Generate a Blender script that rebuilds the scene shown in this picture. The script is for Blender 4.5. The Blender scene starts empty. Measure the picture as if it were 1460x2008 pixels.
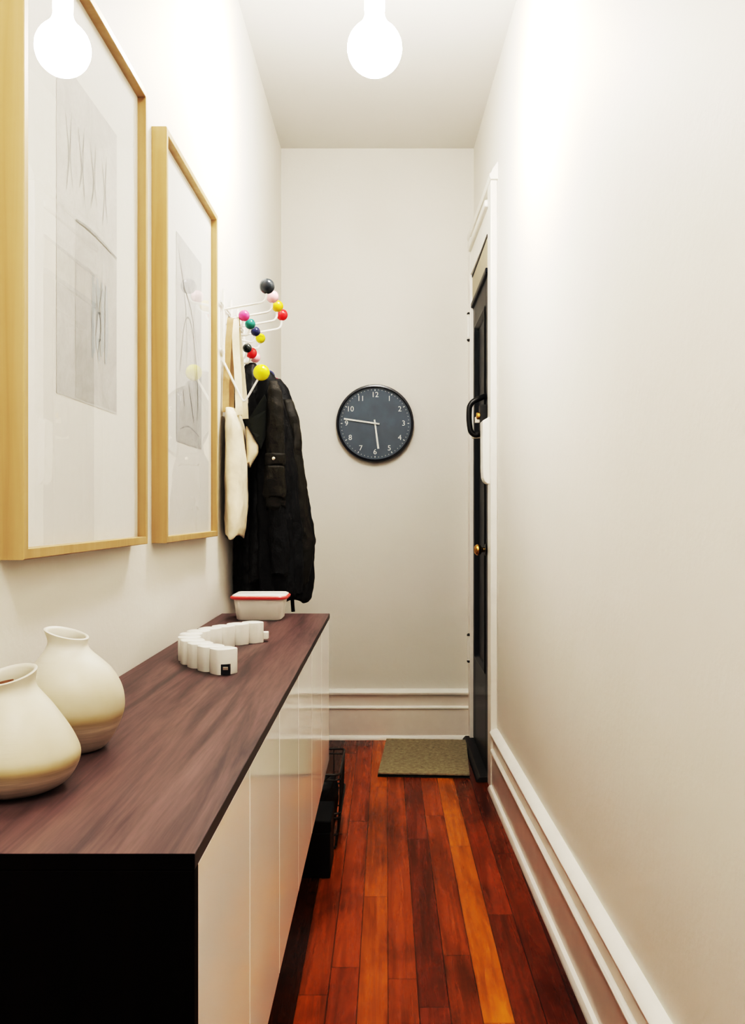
import bpy, bmesh, math, random
from math import sin, cos, pi, radians as R
from mathutils import Vector, Matrix, noise

random.seed(7)
scene = bpy.context.scene
COL = scene.collection
# metres.  +Y runs down the hallway, X to the right, camera at X=0, Y=0.
XL = -0.512                      # left wall plane
YB = 4.47                        # far wall plane
ZC = 2.873                       # ceiling
TOP = 0.786                      # countertop height
def xr(y): return 0.44 + 0.0184 * (3.706 - y)      # right wall runs slightly askew

# ------------------------------------------------------------------ materials
def mat(name):
    m = bpy.data.materials.new(name); m.use_nodes = True
    nt = m.node_tree; nt.nodes.clear()
    out = nt.nodes.new('ShaderNodeOutputMaterial')
    b = nt.nodes.new('ShaderNodeBsdfPrincipled')
    nt.links.new(b.outputs[0], out.inputs[0])
    return m, nt, b, out
def N(nt, typ, **kw):
    n = nt.nodes.new(typ)
    for k, v in kw.items():
        if k.startswith('i_'):
            key = k[2:]
            key = int(key) if key.isdigit() else key.replace('_', ' ')
            n.inputs[key].default_value = v
        else: setattr(n, k, v)
    return n
def L(nt, a, b): nt.links.new(a, b)
def ramp(nt, fac, stops, interp='LINEAR'):
    r = nt.nodes.new('ShaderNodeValToRGB'); cr = r.color_ramp; cr.interpolation = interp
    while len(cr.elements) < len(stops): cr.elements.new(0.5)
    for e, (p, c) in zip(cr.elements, stops):
        e.position = p; e.color = (c[0], c[1], c[2], 1)
    L(nt, fac, r.inputs[0]); return r
def math_n(nt, op, a, b=None, c=None):
    n = nt.nodes.new('ShaderNodeMath'); n.operation = op
    for i, v in enumerate((a, b, c)):
        if v is None: continue
        if isinstance(v, (int, float)): n.inputs[i].default_value = v
        else: L(nt, v, n.inputs[i])
    return n.outputs[0]
def mix(nt, mode, fac, a, b):
    n = nt.nodes.new('ShaderNodeMix'); n.data_type = 'RGBA'; n.blend_type = mode
    if isinstance(fac, (int, float)): n.inputs[0].default_value = fac
    else: L(nt, fac, n.inputs[0])
    for idx, v in ((6, a), (7, b)):
        if isinstance(v, (tuple, list)): n.inputs[idx].default_value = (v[0], v[1], v[2], 1)
        else: L(nt, v, n.inputs[idx])
    return n.outputs[2]
def coords(nt, scale=(1, 1, 1)):
    tc = N(nt, 'ShaderNodeTexCoord'); mp = N(nt, 'ShaderNodeMapping')
    L(nt, tc.outputs['Object'], mp.inputs[0]); mp.inputs['Scale'].default_value = scale
    return mp.outputs[0]
def noise_n(nt, vec, scale, detail=4, rough=0.55, dist=0.0):
    n = N(nt, 'ShaderNodeTexNoise'); L(nt, vec, n.inputs['Vector'])
    n.inputs['Scale'].default_value = scale; n.inputs['Detail'].default_value = detail
    n.inputs['Roughness'].default_value = rough; n.inputs['Distortion'].default_value = dist
    return n.outputs[0]
def bump(nt, b, h, strength, dist=0.01):
    n = N(nt, 'ShaderNodeBump'); n.inputs['Strength'].default_value = strength
    n.inputs['Distance'].default_value = dist
    L(nt, h, n.inputs['Height']); L(nt, n.outputs[0], b.inputs['Normal'])
def simple(name, col, rough=0.5, var=0.06, scale=30, bmp=0.0, metal=0.0, coat=0.0, spec=0.5, sc=(1, 1, 1), bdist=0.002):
    """plain paint / plastic / cloth with a faint procedural mottle"""
    m, nt, b, o = mat(name)
    v = coords(nt, sc); n = noise_n(nt, v, scale)
    lo = tuple(c * (1 - var) for c in col); hi = tuple(min(1, c * (1 + var)) for c in col)
    r = ramp(nt, n, [(0.3, lo), (0.7, hi)])
    L(nt, r.outputs[0], b.inputs['Base Color'])
    b.inputs['Roughness'].default_value = rough; b.inputs['Metallic'].default_value = metal
    b.inputs['Specular IOR Level'].default_value = spec
    b.inputs['Coat Weight'].default_value = coat; b.inputs['Coat Roughness'].default_value = 0.05
    if bmp: bump(nt, b, n, bmp, bdist)
    return m

def wall_mat(name, col, bmp=0.12):
    m, nt, b, o = mat(name)
    v = coords(nt); big = noise_n(nt, v, 1.6, 3); fine = noise_n(nt, v, 55, 4)
    c = ramp(nt, big, [(0.3, tuple(x * 0.965 for x in col)), (0.7, col)])
    L(nt, c.outputs[0], b.inputs['Base Color']); b.inputs['Roughness'].default_value = 0.62
    b.inputs['Specular IOR Level'].default_value = 0.3
    h = math_n(nt, 'ADD', math_n(nt, 'MULTIPLY', big, 3.0), math_n(nt, 'MULTIPLY', fine, 0.25))
    bump(nt, b, h, bmp, 0.02)
    return m

def floor_mat():
    m, nt, b, o = mat('floor_boards')
    tc = N(nt, 'ShaderNodeTexCoord'); sep = N(nt, 'ShaderNodeSeparateXYZ')
    L(nt, tc.outputs['Object'], sep.inputs[0]); x, y = sep.outputs[0], sep.outputs[1]
    W = 0.0685
    u = math_n(nt, 'DIVIDE', math_n(nt, 'ADD', x, 0.2015 + 0.0685 * 4), W)
    pid = math_n(nt, 'FLOOR', u); fr = math_n(nt, 'FRACT', u)
    w1 = N(nt, 'ShaderNodeTexWhiteNoise', noise_dimensions='1D'); L(nt, pid, w1.inputs['W'])
    yy = math_n(nt, 'DIVIDE', math_n(nt, 'ADD', y, math_n(nt, 'MULTIPLY', w1.outputs[0], 1.7)), 1.05)
    sid = math_n(nt, 'FLOOR', yy); sfr = math_n(nt, 'FRACT', yy)
    cmb = N(nt, 'ShaderNodeCombineXYZ'); L(nt, pid, cmb.inputs[0]); L(nt, sid, cmb.inputs[1])
    w2 = N(nt, 'ShaderNodeTexWhiteNoise', noise_dimensions='2D'); L(nt, cmb.outputs[0], w2.inputs['Vector'])
    # board tone, board by board across the hallway
    tones = [(0.105, 0.022, 0.005)] * 3 + [(0.10, 0.020, 0.005), (0.31, 0.070, 0.008), (0.29, 0.062, 0.008),  # first boards darkened: shade under the cabinets put into their colour
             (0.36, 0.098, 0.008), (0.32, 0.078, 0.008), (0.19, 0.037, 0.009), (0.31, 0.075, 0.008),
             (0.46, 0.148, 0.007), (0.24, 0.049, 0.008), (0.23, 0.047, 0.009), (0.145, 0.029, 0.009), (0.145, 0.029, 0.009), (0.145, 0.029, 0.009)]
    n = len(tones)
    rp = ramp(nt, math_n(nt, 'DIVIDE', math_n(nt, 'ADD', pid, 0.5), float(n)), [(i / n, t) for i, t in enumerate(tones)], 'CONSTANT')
    v = coords(nt, (1, 0.045, 1))
    off = N(nt, 'ShaderNodeVectorMath', operation='ADD'); L(nt, v, off.inputs[0])
    c2 = N(nt, 'ShaderNodeCombineXYZ'); L(nt, math_n(nt, 'MULTIPLY', w2.outputs[0], 37.0), c2.inputs[2]); L(nt, c2.outputs[0], off.inputs[1])
    g = noise_n(nt, off.outputs[0], 42, 6, 0.65, 0.9)
    big = noise_n(nt, coords(nt, (1.6, 0.55, 1)), 3.2, 4, 0.6, 0.6)
    seg = ramp(nt, w2.outputs[0], [(0.0, (0.55, 0.48, 0.5)), (0.5, (1, 1, 1)), (1.0, (1.35, 1.5, 1.2))])
    col = mix(nt, 'MULTIPLY', 0.6, rp.outputs[0], seg.outputs[0])
    gr = ramp(nt, g, [(0.28, (0.42, 0.34, 0.34)), (0.5, (1, 1, 1)), (0.75, (1.3, 1.3, 1.2))])
    col = mix(nt, 'MULTIPLY', 0.8, col, gr.outputs[0])
    br = ramp(nt, big, [(0.3, (0.36, 0.28, 0.36)), (0.52, (1, 1, 1)), (0.72, (1.3, 1.45, 1.0))])
    col = mix(nt, 'MULTIPLY', 0.8, col, br.outputs[0])
    # dark strip against the right skirting, and joints between boards
    edge = math_n(nt, 'MINIMUM', fr, math_n(nt, 'SUBTRACT', 1.0, fr))
    end = math_n(nt, 'MULTIPLY', math_n(nt, 'MINIMUM', sfr, math_n(nt, 'SUBTRACT', 1.0, sfr)), 15.0)
    jm = ramp(nt, math_n(nt, 'MINIMUM', edge, end), [(0.008, (0.25, 0.2, 0.2)), (0.03, (1, 1, 1))])
    col = mix(nt, 'MULTIPLY', 0.85, col, jm.outputs[0])
    L(nt, col, b.inputs['Base Color'])
    rr = ramp(nt, g, [(0.3, (0.34,) * 3), (0.7, (0.22,) * 3)]); L(nt, rr.outputs[0], b.inputs['Roughness'])
    b.inputs['Specular IOR Level'].default_value = 0.22
    h = math_n(nt, 'ADD', math_n(nt, 'MULTIPLY', g, 0.25), jm.outputs[0])
    bump(nt, b, h, 0.12, 0.002)
    return m

def wood(name, stops, sc, scale=26, rough=0.4, dist=1.2, fine=True, spec=0.5):
    m, nt, b, o = mat(name)
    v = coords(nt, sc); g = noise_n(nt, v, scale, 6, 0.62, dist)
    c = ramp(nt, g, stops).outputs[0]
    if fine:
        f = noise_n(nt, coords(nt, tuple(s * (1 if s < 0.2 else 1) for s in sc)), scale * 6, 3, 0.6)
        c = mix(nt, 'MULTIPLY', 0.5, c, ramp(nt, f, [(0.35, (0.62,) * 3), (0.6, (1.1,) * 3)]).outputs[0])
    L(nt, c, b.inputs['Base Color']); b.inputs['Roughness'].default_value = rough
    b.inputs['Specular IOR Level'].default_value = spec
    bump(nt, b, g, 0.08, 0.002)
    return m

def pane_mat(name, tint=(1, 1, 1), r0=0.04):
    """thin clear pane: Fresnel mix of see-through and mirror"""
    m = bpy.data.materials.new(name); m.use_nodes = True; nt = m.node_tree; nt.nodes.clear()
    out = N(nt, 'ShaderNodeOutputMaterial'); mx = N(nt, 'ShaderNodeMixShader')
    t = N(nt, 'ShaderNodeBsdfTransparent'); t.inputs[0].default_value = (*tint, 1)
    g = N(nt, 'ShaderNodeBsdfGlossy'); g.inputs['Roughness'].default_value = 0.0
    lw = N(nt, 'ShaderNodeLayerWeight')
    f = math_n(nt, 'ADD', r0, math_n(nt, 'MULTIPLY', math_n(nt, 'POWER', lw.outputs['Facing'], 5.0), 1 - r0))
    L(nt, f, mx.inputs[0]); L(nt, t.outputs[0], mx.inputs[1]); L(nt, g.outputs[0], mx.inputs[2])
    L(nt, mx.outputs[0], out.inputs[0]); return m

def emit_mat(name, col, s, zmid=None, top=0.25):
    m, nt, b, o = mat(name)
    if zmid is not None:      # frosted globe, dimmer toward the socket
        sp = N(nt, 'ShaderNodeSeparateXYZ'); L(nt, coords(nt), sp.inputs[0])
        mr = N(nt, 'ShaderNodeMapRange'); L(nt, sp.outputs[2], mr.inputs[0])
        mr.inputs[1].default_value = zmid - 0.01; mr.inputs[2].default_value = zmid + 0.045
        mr.inputs[3].default_value = s; mr.inputs[4].default_value = s * top
        L(nt, mr.outputs[0], b.inputs['Emission Strength'])
    b.inputs['Base Color'].default_value = (0.9, 0.9, 0.88, 1)
    b.inputs['Emission Color'].default_value = (*col, 1); b.inputs['Emission Strength'].default_value = s
    return m

def vase_mat(name, line_z, seed):
    m, nt, b, o = mat(name)
    tc = N(nt, 'ShaderNodeTexCoord'); sep = N(nt, 'ShaderNodeSeparateXYZ'); L(nt, tc.outputs['Object'], sep.inputs[0])
    v = coords(nt, (1, 1, 1)); n = noise_n(nt, v, 14 + seed, 4)
    thr = noise_n(nt, coords(nt, (1, 1, 26)), 10, 4, 0.6)
    zz = math_n(nt, 'ADD', sep.outputs[2], math_n(nt, 'MULTIPLY', math_n(nt, 'SUBTRACT', n, 0.5), 0.010))
    t = math_n(nt, 'DIVIDE', zz, 0.16); k = line_z / 0.16
    c = ramp(nt, t, [(0.0, (0.56, 0.50, 0.46)), (k - 0.06, (0.62, 0.55, 0.47)), (k - 0.010, (0.50, 0.41, 0.28)),
                     (k + 0.010, (0.53, 0.44, 0.28)), (k + 0.07, (0.60, 0.54, 0.43)), (0.8, (0.70, 0.665, 0.595)), (0.9, (0.74, 0.71, 0.655))]).outputs[0]
    c = mix(nt, 'MULTIPLY', 0.7, c, ramp(nt, n, [(0.3, (0.93, 0.90, 0.82)), (0.7, (1.03, 1.03, 1.03))]).outputs[0])
    # throwing rings only show on the raw foot
    low = ramp(nt, t, [(k - 0.02, (1,) * 3), (k + 0.02, (0,) * 3)]).outputs[0]
    c2 = mix(nt, 'MULTIPLY', 1.0, c, ramp(nt, thr, [(0.35, (0.8, 0.77, 0.74)), (0.65, (1.08, 1.06, 1.04))]).outputs[0])
    c = mix(nt, 'MIX', low, c, c2)
    L(nt, c, b.inputs['Base Color']); b.inputs['Roughness'].default_value = 0.42
    bump(nt, b, thr, 0.08, 0.002)
    return m

def print_mat(name, base, dark, y0, z0):
    m, nt, b, o = mat(name)
    v = coords(nt, (1, 1, 1)); n = noise_n(nt, v, 9, 5, 0.65, 1.5); f = noise_n(nt, v, 160, 3)
    c = ramp(nt, n, [(0.3, dark), (0.6, base)]).outputs[0]
    c = mix(nt, 'MULTIPLY', 0.4, c, ramp(nt, f, [(0.3, (0.9,) * 3), (0.7, (1.05,) * 3)]).outputs[0])
    L(nt, c, b.inputs['Base Color']); b.inputs['Roughness'].default_value = 0.85
    return m

def cloth_mat(name, col, rough=0.75, weave=400, bmp=0.25, sheen=0.1, wr=14, spec=0.3):
    m, nt, b, o = mat(name)
    v = coords(nt); n = noise_n(nt, v, wr, 5, 0.6, 0.4); w = noise_n(nt, v, weave, 2)
    c = ramp(nt, n, [(0.3, tuple(x * 0.72 for x in col)), (0.7, tuple(x * 1.18 for x in col))]).outputs[0]
    L(nt, c, b.inputs['Base Color']); b.inputs['Roughness'].default_value = rough
    b.inputs['Sheen Weight'].default_value = sheen; b.inputs['Specular IOR Level'].default_value = spec
    h = math_n(nt, 'ADD', n, math_n(nt, 'MULTIPLY', w, 0.12)); bump(nt, b, h, bmp, 0.012)
    return m

M = {}
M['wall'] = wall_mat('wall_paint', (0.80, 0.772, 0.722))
M['wall_end'] = wall_mat('end_wall_dimmed', (0.715, 0.688, 0.640))  # wall paint with shade put into its colour to tone the end wall down
M['ceiling'] = wall_mat('ceiling_paint', (0.74, 0.72, 0.69), 0.05)
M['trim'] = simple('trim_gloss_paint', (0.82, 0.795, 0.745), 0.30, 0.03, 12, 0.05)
M['trim_face'] = simple('skirting_floor_bounce', (0.78, 0.72, 0.665), 0.22, 0.03, 12, 0.05)  # trim paint tinted pink: floor bounce put into the skirting's flat faces
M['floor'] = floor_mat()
M['walnut'] = wood('walnut_counter', [(0.25, (0.018, 0.014, 0.018)), (0.43, (0.085, 0.050, 0.050)), (0.55, (0.125, 0.075, 0.074)), (0.75, (0.165, 0.104, 0.096))], (1, 0.05, 1), 30, 0.48, 0.8)
M['espresso'] = wood('espresso_panel', [(0.3, (0.0012, 0.0006, 0.0006)), (0.6, (0.003, 0.0012, 0.001)), (0.8, (0.006, 0.002, 0.0015))], (1, 1, 0.05), 30, 0.5, 0.8, spec=0.06)
M['edge'] = wood('walnut_edge', [(0.3, (0.022, 0.012, 0.011)), (0.7, (0.055, 0.03, 0.026))], (1, 0.05, 1), 30, 0.45, 0.8)
M['lacquer'] = simple('gloss_lacquer', (0.90, 0.89, 0.875), 0.07, 0.01, 8, 0, coat=0.0, spec=0.2)
M['carcass'] = simple('cabinet_carcass', (0.62, 0.58, 0.52), 0.4)
M['birch'] = wood('birch_frame', [(0.25, (0.41, 0.28, 0.145)), (0.5, (0.485, 0.34, 0.19)), (0.75, (0.55, 0.40, 0.24))], (1, 1, 0.06), 22, 0.45, 0.6, fine=False)
M['mount'] = simple('mount_board', (0.88, 0.865, 0.83), 0.85, 0.015, 60)
M['glass'] = pane_mat('picture_glass')
M['print_a'] = print_mat('print_wash_grey', (0.70, 0.70, 0.69), (0.60, 0.60, 0.595), 0, 0)
M['print_b'] = print_mat('print_mid_grey', (0.60, 0.60, 0.595), (0.50, 0.50, 0.50), 0, 0)
M['print_c'] = print_mat('print_blue_grey', (0.50, 0.53, 0.55), (0.38, 0.43, 0.47), 0, 0)
M['ink'] = simple('print_ink', (0.24, 0.25, 0.26), 0.85, 0.3, 40)
M['ink_pale'] = simple('print_pale_ink', (0.42, 0.43, 0.43), 0.85, 0.2, 40)
M['vase_a'] = vase_mat('cream_stoneware', 0.034, 0)
M['vase_b'] = vase_mat('ivory_stoneware', 0.046, 3)
M['vase_in'] = simple('bare_clay', (0.36, 0.20, 0.12), 0.8, 0.15, 40)
M['white_plastic'] = simple('white_plastic', (0.80, 0.78, 0.73), 0.35, 0.02)
M['block'] = simple('matt_white_plastic', (0.82, 0.80, 0.75), 0.45, 0.03)
M['dark_slot'] = simple('dark_slot', (0.012, 0.012, 0.018), 0.5)
M['red_plastic'] = simple('red_plastic', (0.70, 0.10, 0.09), 0.35, 0.04)
M['lamp'] = emit_mat('lamp_glass', (1.0, 0.972, 0.918), 112, zmid=2.46 - ZC)
M['lamp_dim'] = emit_mat('lamp_glass_dim', (1.0, 0.965, 0.90), 95, zmid=2.46 - ZC)
M['lamp_neck'] = emit_mat('lamp_neck_glass', (1.0, 0.92, 0.80), 6)
M['white_metal'] = simple('white_enamel_wire', (0.82, 0.80, 0.75), 0.3)
def ball_mat(nm, c): return simple('lacquer_' + nm, c, 0.22, 0.02, 10, coat=0.4)
BALLS = {'slate': (0.020, 0.030, 0.042), 'pale_pink': (0.80, 0.42, 0.46), 'mustard': (0.62, 0.40, 0.012), 'red': (0.70, 0.022, 0.028),
         'magenta': (0.62, 0.085, 0.24), 'teal': (0.008, 0.17, 0.145), 'navy': (0.008, 0.014, 0.075), 'yellow': (0.66, 0.56, 0.012),
         'black': (0.006, 0.012, 0.013), 'lemon': (0.70, 0.62, 0.006), 'raspberry': (0.55, 0.05, 0.14)}
MB_ = {k: ball_mat(k, c) for k, c in BALLS.items()}
M['canvas'] = cloth_mat('natural_canvas', (0.80, 0.70, 0.555), 0.9, 500, 0.15, 0.0, 8)
M['strap_shade'] = cloth_mat('canvas_strap_shade', (0.42, 0.30, 0.19), 0.8, 400, 0.1)  # canvas strap with its shadow put into a brown colour
M['puffer'] = cloth_mat('black_nylon', (0.0045, 0.0048, 0.0062), 0.45, 500, 0.35, 0.0, 26, 0.4)
M['waxed'] = cloth_mat('dark_olive_waxed_cotton', (0.0155, 0.0125, 0.0075), 0.55, 600, 0.4, 0.0, 22, 0.35)
M['navy_cloth'] = cloth_mat('black_cotton', (0.0040, 0.0042, 0.0056), 0.6, 600, 0.45, 0.0, 20, 0.3)
M['green_lining'] = cloth_mat('dark_green_lining', (0.012, 0.014, 0.010), 0.8, 500, 0.2)
M['snap'] = simple('nickel_snap', (0.85, 0.80, 0.68), 0.25, 0.02, metal=1.0)
M['clock_rim'] = simple('clock_rim_black', (0.008, 0.010, 0.020), 0.25)
M['clock_dial'] = simple('clock_dial_slate', (0.078, 0.108, 0.148), 0.6, 0.10, 18)
M['clock_mark'] = simple('clock_mark_white', (0.72, 0.74, 0.70), 0.6)
M['door'] = simple('door_dark_paint', (0.004, 0.007, 0.014), 0.35, 0.15, 8, 0.06, spec=0.15)
M['door_rail'] = simple('door_grey_sheen', (0.022, 0.026, 0.032), 0.35, 0.15, 8, 0.06, spec=0.2)  # door paint made greyer: its reflected light is put into the colour
M['transom'] = simple('transom_beige', (0.40, 0.36, 0.28), 0.5, 0.05)
M['brass'] = simple('aged_brass', (0.62, 0.38, 0.13), 0.25, 0.12, 30, metal=1.0)
M['steel'] = simple('worn_steel', (0.55, 0.52, 0.46), 0.35, 0.1, 30, metal=1.0)
M['iron'] = simple('blackened_iron', (0.012, 0.012, 0.013), 0.38, 0.15, 60, 0.1)
M['rust_wire'] = simple('bronze_wire', (0.050, 0.042, 0.036), 0.38, 0.2, 60, metal=0.6)
M['threshold'] = simple('threshold_dark', (0.022, 0.020, 0.020), 0.5, 0.25, 20, 0.1)
M['blackbox'] = simple('black_box', (0.004, 0.004, 0.005), 0.5, 0.2, 20, spec=0.25)
M['jute'] = cloth_mat('jute_weave', (0.37, 0.325, 0.22), 0.95, 260, 0.5, 0.0, 60)
M['rubber'] = simple('mat_rubber', (0.012, 0.010, 0.010), 0.8)

# ------------------------------------------------------------------ builders
def loc_of(o):
    v = Vector((0, 0, 0))
    while o is not None: v += o.location; o = o.parent
    return v
class Mesh:
    def __init__(s): s.bm = bmesh.new(); s.mi = 0
    def faces(s, fs):
        for f in fs: f.material_index = s.mi
    def quadgrid(s, rows, closed=True):
        out = []
        for a, b in zip(rows[:-1], rows[1:]):
            n = len(a)
            for i in range(n if closed else n - 1):
                j = (i + 1) % n
                try: out.append(s.bm.faces.new((a[i], a[j], b[j], b[i])))
                except ValueError: pass
        s.faces(out); return out
    def cap(s, ring, flip=False):
        f = s.bm.faces.new(list(reversed(ring)) if flip else ring); s.faces([f]); return f
    def box(s, x0, x1, y0, y1, z0, z1):
        v = [s.bm.verts.new(p) for p in ((x0, y0, z0), (x1, y0, z0), (x1, y1, z0), (x0, y1, z0), (x0, y0, z1), (x1, y0, z1), (x1, y1, z1), (x0, y1, z1))]
        fs = [s.bm.faces.new([v[i] for i in q]) for q in ((3, 2, 1, 0), (4, 5, 6, 7), (0, 1, 5, 4), (1, 2, 6, 5), (2, 3, 7, 6), (3, 0, 4, 7))]
        s.faces(fs); return s
    def hexa(s, pts):
        v = [s.bm.verts.new(p) for p in pts]
        s.faces([s.bm.faces.new([v[i] for i in q]) for q in ((3, 2, 1, 0), (4, 5, 6, 7), (0, 1, 5, 4), (1, 2, 6, 5), (2, 3, 7, 6), (3, 0, 4, 7))]); return s
    def tube(s, pts, r, n=10, closed=False):
        pts = [Vector(p) for p in pts]; m = len(pts); rs = r if isinstance(r, (list, tuple)) else [r] * m
        rows = []; up = None
        for i, p in enumerate(pts):
            a = pts[(i - 1) % m] if (closed or i > 0) else p; b = pts[(i + 1) % m] if (closed or i < m - 1) else p
            t = (b - a).normalized()
            if up is None: up = t.orthogonal().normalized()
            else:
                up = up - t * up.dot(t)
                up = up.normalized() if up.length > 1e-6 else t.orthogonal().normalized()
            w = t.cross(up)
            rows.append([s.bm.verts.new(p + (up * cos(2 * pi * k / n) + w * sin(2 * pi * k / n)) * rs[i]) for k in range(n)])
        if closed: rows.append(rows[0])
        s.quadgrid(rows)
        if not closed: s.cap(rows[0], True); s.cap(rows[-1])
        return s
    def lathe(s, prof, c=(0, 0, 0), axis='Z', n=48, caps=True):
        rows = []
        for (r, h) in prof:
            row = []
            for k in range(n):
                a = 2 * pi * k / n; p = (r * cos(a), r * sin(a), h)
                if axis == 'Y': p = (r * cos(a), h, -r * sin(a))
                if axis == 'X': p = (h, r * cos(a), r * sin(a))
                row.append(s.bm.verts.new(Vector(c) + Vector(p)))
            rows.append(row)
        s.quadgrid(rows)
        if caps and prof[0][0] > 1e-6: s.cap(rows[0], True)
        if caps and prof[-1][0] > 1e-6: s.cap(rows[-1])
        return s
    def ball(s, c, r, n=28, m=16):
        return s.lathe([(max(1e-7, r * sin(pi * i / m)), -r * cos(pi * i / m)) for i in range(m + 1)], c, 'Z', n)
    def extrude_x(s, poly_yz, x0, x1):
        f = (lambda v, y: v(y) if callable(v) else v)
        a = [s.bm.verts.new((f(x0, y), y, z)) for y, z in poly_yz]; b = [s.bm.verts.new((f(x1, y), y, z)) for y, z in poly_yz]
        s.cap(a); s.cap(b, True); s.quadgrid([a, b]); return s
    def build(s, name, m, parent=None, bevel=0.0, smooth=False, seg=2, label=None, subsurf=0):
        bm = s.bm
        bmesh.ops.remove_doubles(bm, verts=bm.verts, dist=1e-6)
        bmesh.ops.recalc_face_normals(bm, faces=bm.faces)
        off = loc_of(parent) if parent is not None else Vector((0, 0, 0))
        if off.length: bmesh.ops.translate(bm, verts=bm.verts, vec=-off)
        me = bpy.data.meshes.new(name); bm.to_mesh(me); bm.free()
        o = bpy.data.objects.new(name, me); COL.objects.link(o)
        for k in (m if isinstance(m, (list, tuple)) else [m]): me.materials.append(k)
        if parent is not None: o.parent = parent
        if smooth:
            for p in me.polygons: p.use_smooth = True
            if smooth != 'all': me.set_sharp_from_angle(angle=R(38))
        if bevel:
            md = o.modifiers.new('bevel', 'BEVEL'); md.width = bevel; md.segments = seg; md.limit_method = 'ANGLE'; md.angle_limit = R(35)
        if subsurf:
            md = o.modifiers.new('sub', 'SUBSURF'); md.levels = md.render_levels = subsurf
        if label: o['label'] = label
        return o
def tag(o, label=None, cat=None, group=None, kind=None):
    if label: o['label'] = label
    if cat: o['category'] = cat
    if group: o['group'] = group
    if kind: o['kind'] = kind
    return o
def thing(name, loc, label, cat, group=None):
    o = bpy.data.objects.new(name, None); COL.objects.link(o); o.location = loc; o.empty_display_size = 0.05
    return tag(o, label, cat, group)
def copy_tree(o, parent=None):
    c = o.copy(); COL.objects.link(c)
    if parent is not None: c.parent = parent
    for ch in [x for x in bpy.data.objects if x.parent == o]: copy_tree(ch, c)
    return c
def smooth_path(pts, k=8, closed=False):
    pts = [Vector(p) for p in pts]; n = len(pts); out = []
    for i in range(n if closed else n - 1):
        p0 = pts[(i - 1) % n] if (closed or i > 0) else pts[i]; p1 = pts[i]; p2 = pts[(i + 1) % n]
        p3 = pts[(i + 2) % n] if (closed or i + 2 < n) else pts[min(i + 1, n - 1)]
        for j in range(k):
            t = j / k
            out.append(0.5 * ((2 * p1) + (p2 - p0) * t + (2 * p0 - 5 * p1 + 4 * p2 - p3) * t * t + (3 * p1 - p0 - 3 * p2 + p3) * t ** 3))
    if not closed: out.append(pts[-1])
    return out
def bend_path(pts, rad, k=6):
    """polyline with rounded corners"""
    pts = [Vector(p) for p in pts]; out = [pts[0]]
    for a, b, c in zip(pts[:-2], pts[1:-1], pts[2:]):
        d1 = (a - b); d2 = (c - b); r = min(rad, d1.length * 0.45, d2.length * 0.45)
        p = b + d1.normalized() * r; q = b + d2.normalized() * r
        for j in range(k + 1):
            t = j / k; out.append((1 - t) ** 2 * p + 2 * t * (1 - t) * b + t * t * q)
    out.append(pts[-1]); return out
def interp(keys, t):
    """smooth interpolation of key tuples (t, a, b, ...)"""
    if t <= keys[0][0]: return keys[0][1:]
    for a, b in zip(keys[:-1], keys[1:]):
        if t <= b[0]:
            u = (t - a[0]) / (b[0] - a[0]); 
            return tuple(x + (y - x) * u for x, y in zip(a[1:], b[1:]))
    return keys[-1][1:]

# ------------------------------------------------------------------ the setting
YN = -1.6                                            # hallway goes on behind the camera
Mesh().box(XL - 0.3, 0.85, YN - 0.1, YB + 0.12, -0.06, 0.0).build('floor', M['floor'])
Mesh().box(XL - 0.3, 0.85, YN - 0.1, YB + 0.12, ZC, ZC + 0.08).build('ceiling', M['ceiling'])
Mesh().box(XL - 0.12, XL, YN, YB + 0.12, 0.0, ZC).build('wall_left', M['wall'])
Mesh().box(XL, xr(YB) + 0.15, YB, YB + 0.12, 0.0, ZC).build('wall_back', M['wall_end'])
Mesh().box(XL - 0.12, 0.70, YN - 0.1, YN, 0.0, ZC).build('wall_front', M['wall'])
DY0, DY1, DZ = 3.72, 4.415, 2.236                    # door opening
Mesh().extrude_x([(YN, 0), (DY0, 0), (DY0, DZ), (DY1, DZ), (DY1, 0), (YB, 0), (YB, ZC), (YN, ZC)], xr, lambda y: xr(y) + 0.14).build('wall_right', M['wall'])
for n_ in ('floor', 'ceiling', 'wall_left', 'wall_back', 'wall_front', 'wall_right'): bpy.data.objects[n_]['kind'] = 'structure'
# skirting profile: (thickness, height)
PROF = [(0, 0), (0.040, 0.0), (0.040, 0.008), (0.034, 0.018), (0.024, 0.021), (0.024, 0.147), (0.029, 0.149), (0.030, 0.156), (0.026, 0.161), (0.017, 0.163),
        (0.017, 0.208), (0.020, 0.214), (0.030, 0.219), (0.032, 0.228), (0.028, 0.234), (0.018, 0.239), (0.010, 0.243), (0, 0.243)]
def skirting(name, p0, p1, nrm):
    m = Mesh(); rows = []
    for p in (p0, p1): rows.append([m.bm.verts.new((p[0] + nrm[0] * t, p[1] + nrm[1] * t, h)) for t, h in PROF])
    m.quadgrid(rows); m.cap(rows[0]); m.cap(rows[1], True)
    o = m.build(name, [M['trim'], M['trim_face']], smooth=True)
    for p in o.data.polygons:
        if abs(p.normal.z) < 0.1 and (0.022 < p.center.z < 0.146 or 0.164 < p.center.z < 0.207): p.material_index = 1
    return tag(o, kind='structure')
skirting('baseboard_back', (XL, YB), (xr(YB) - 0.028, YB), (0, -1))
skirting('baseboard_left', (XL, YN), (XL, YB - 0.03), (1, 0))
skirting('baseboard_right', (xr(YN), YN), (xr(3.64), 3.64), (-1, 0))

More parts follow.
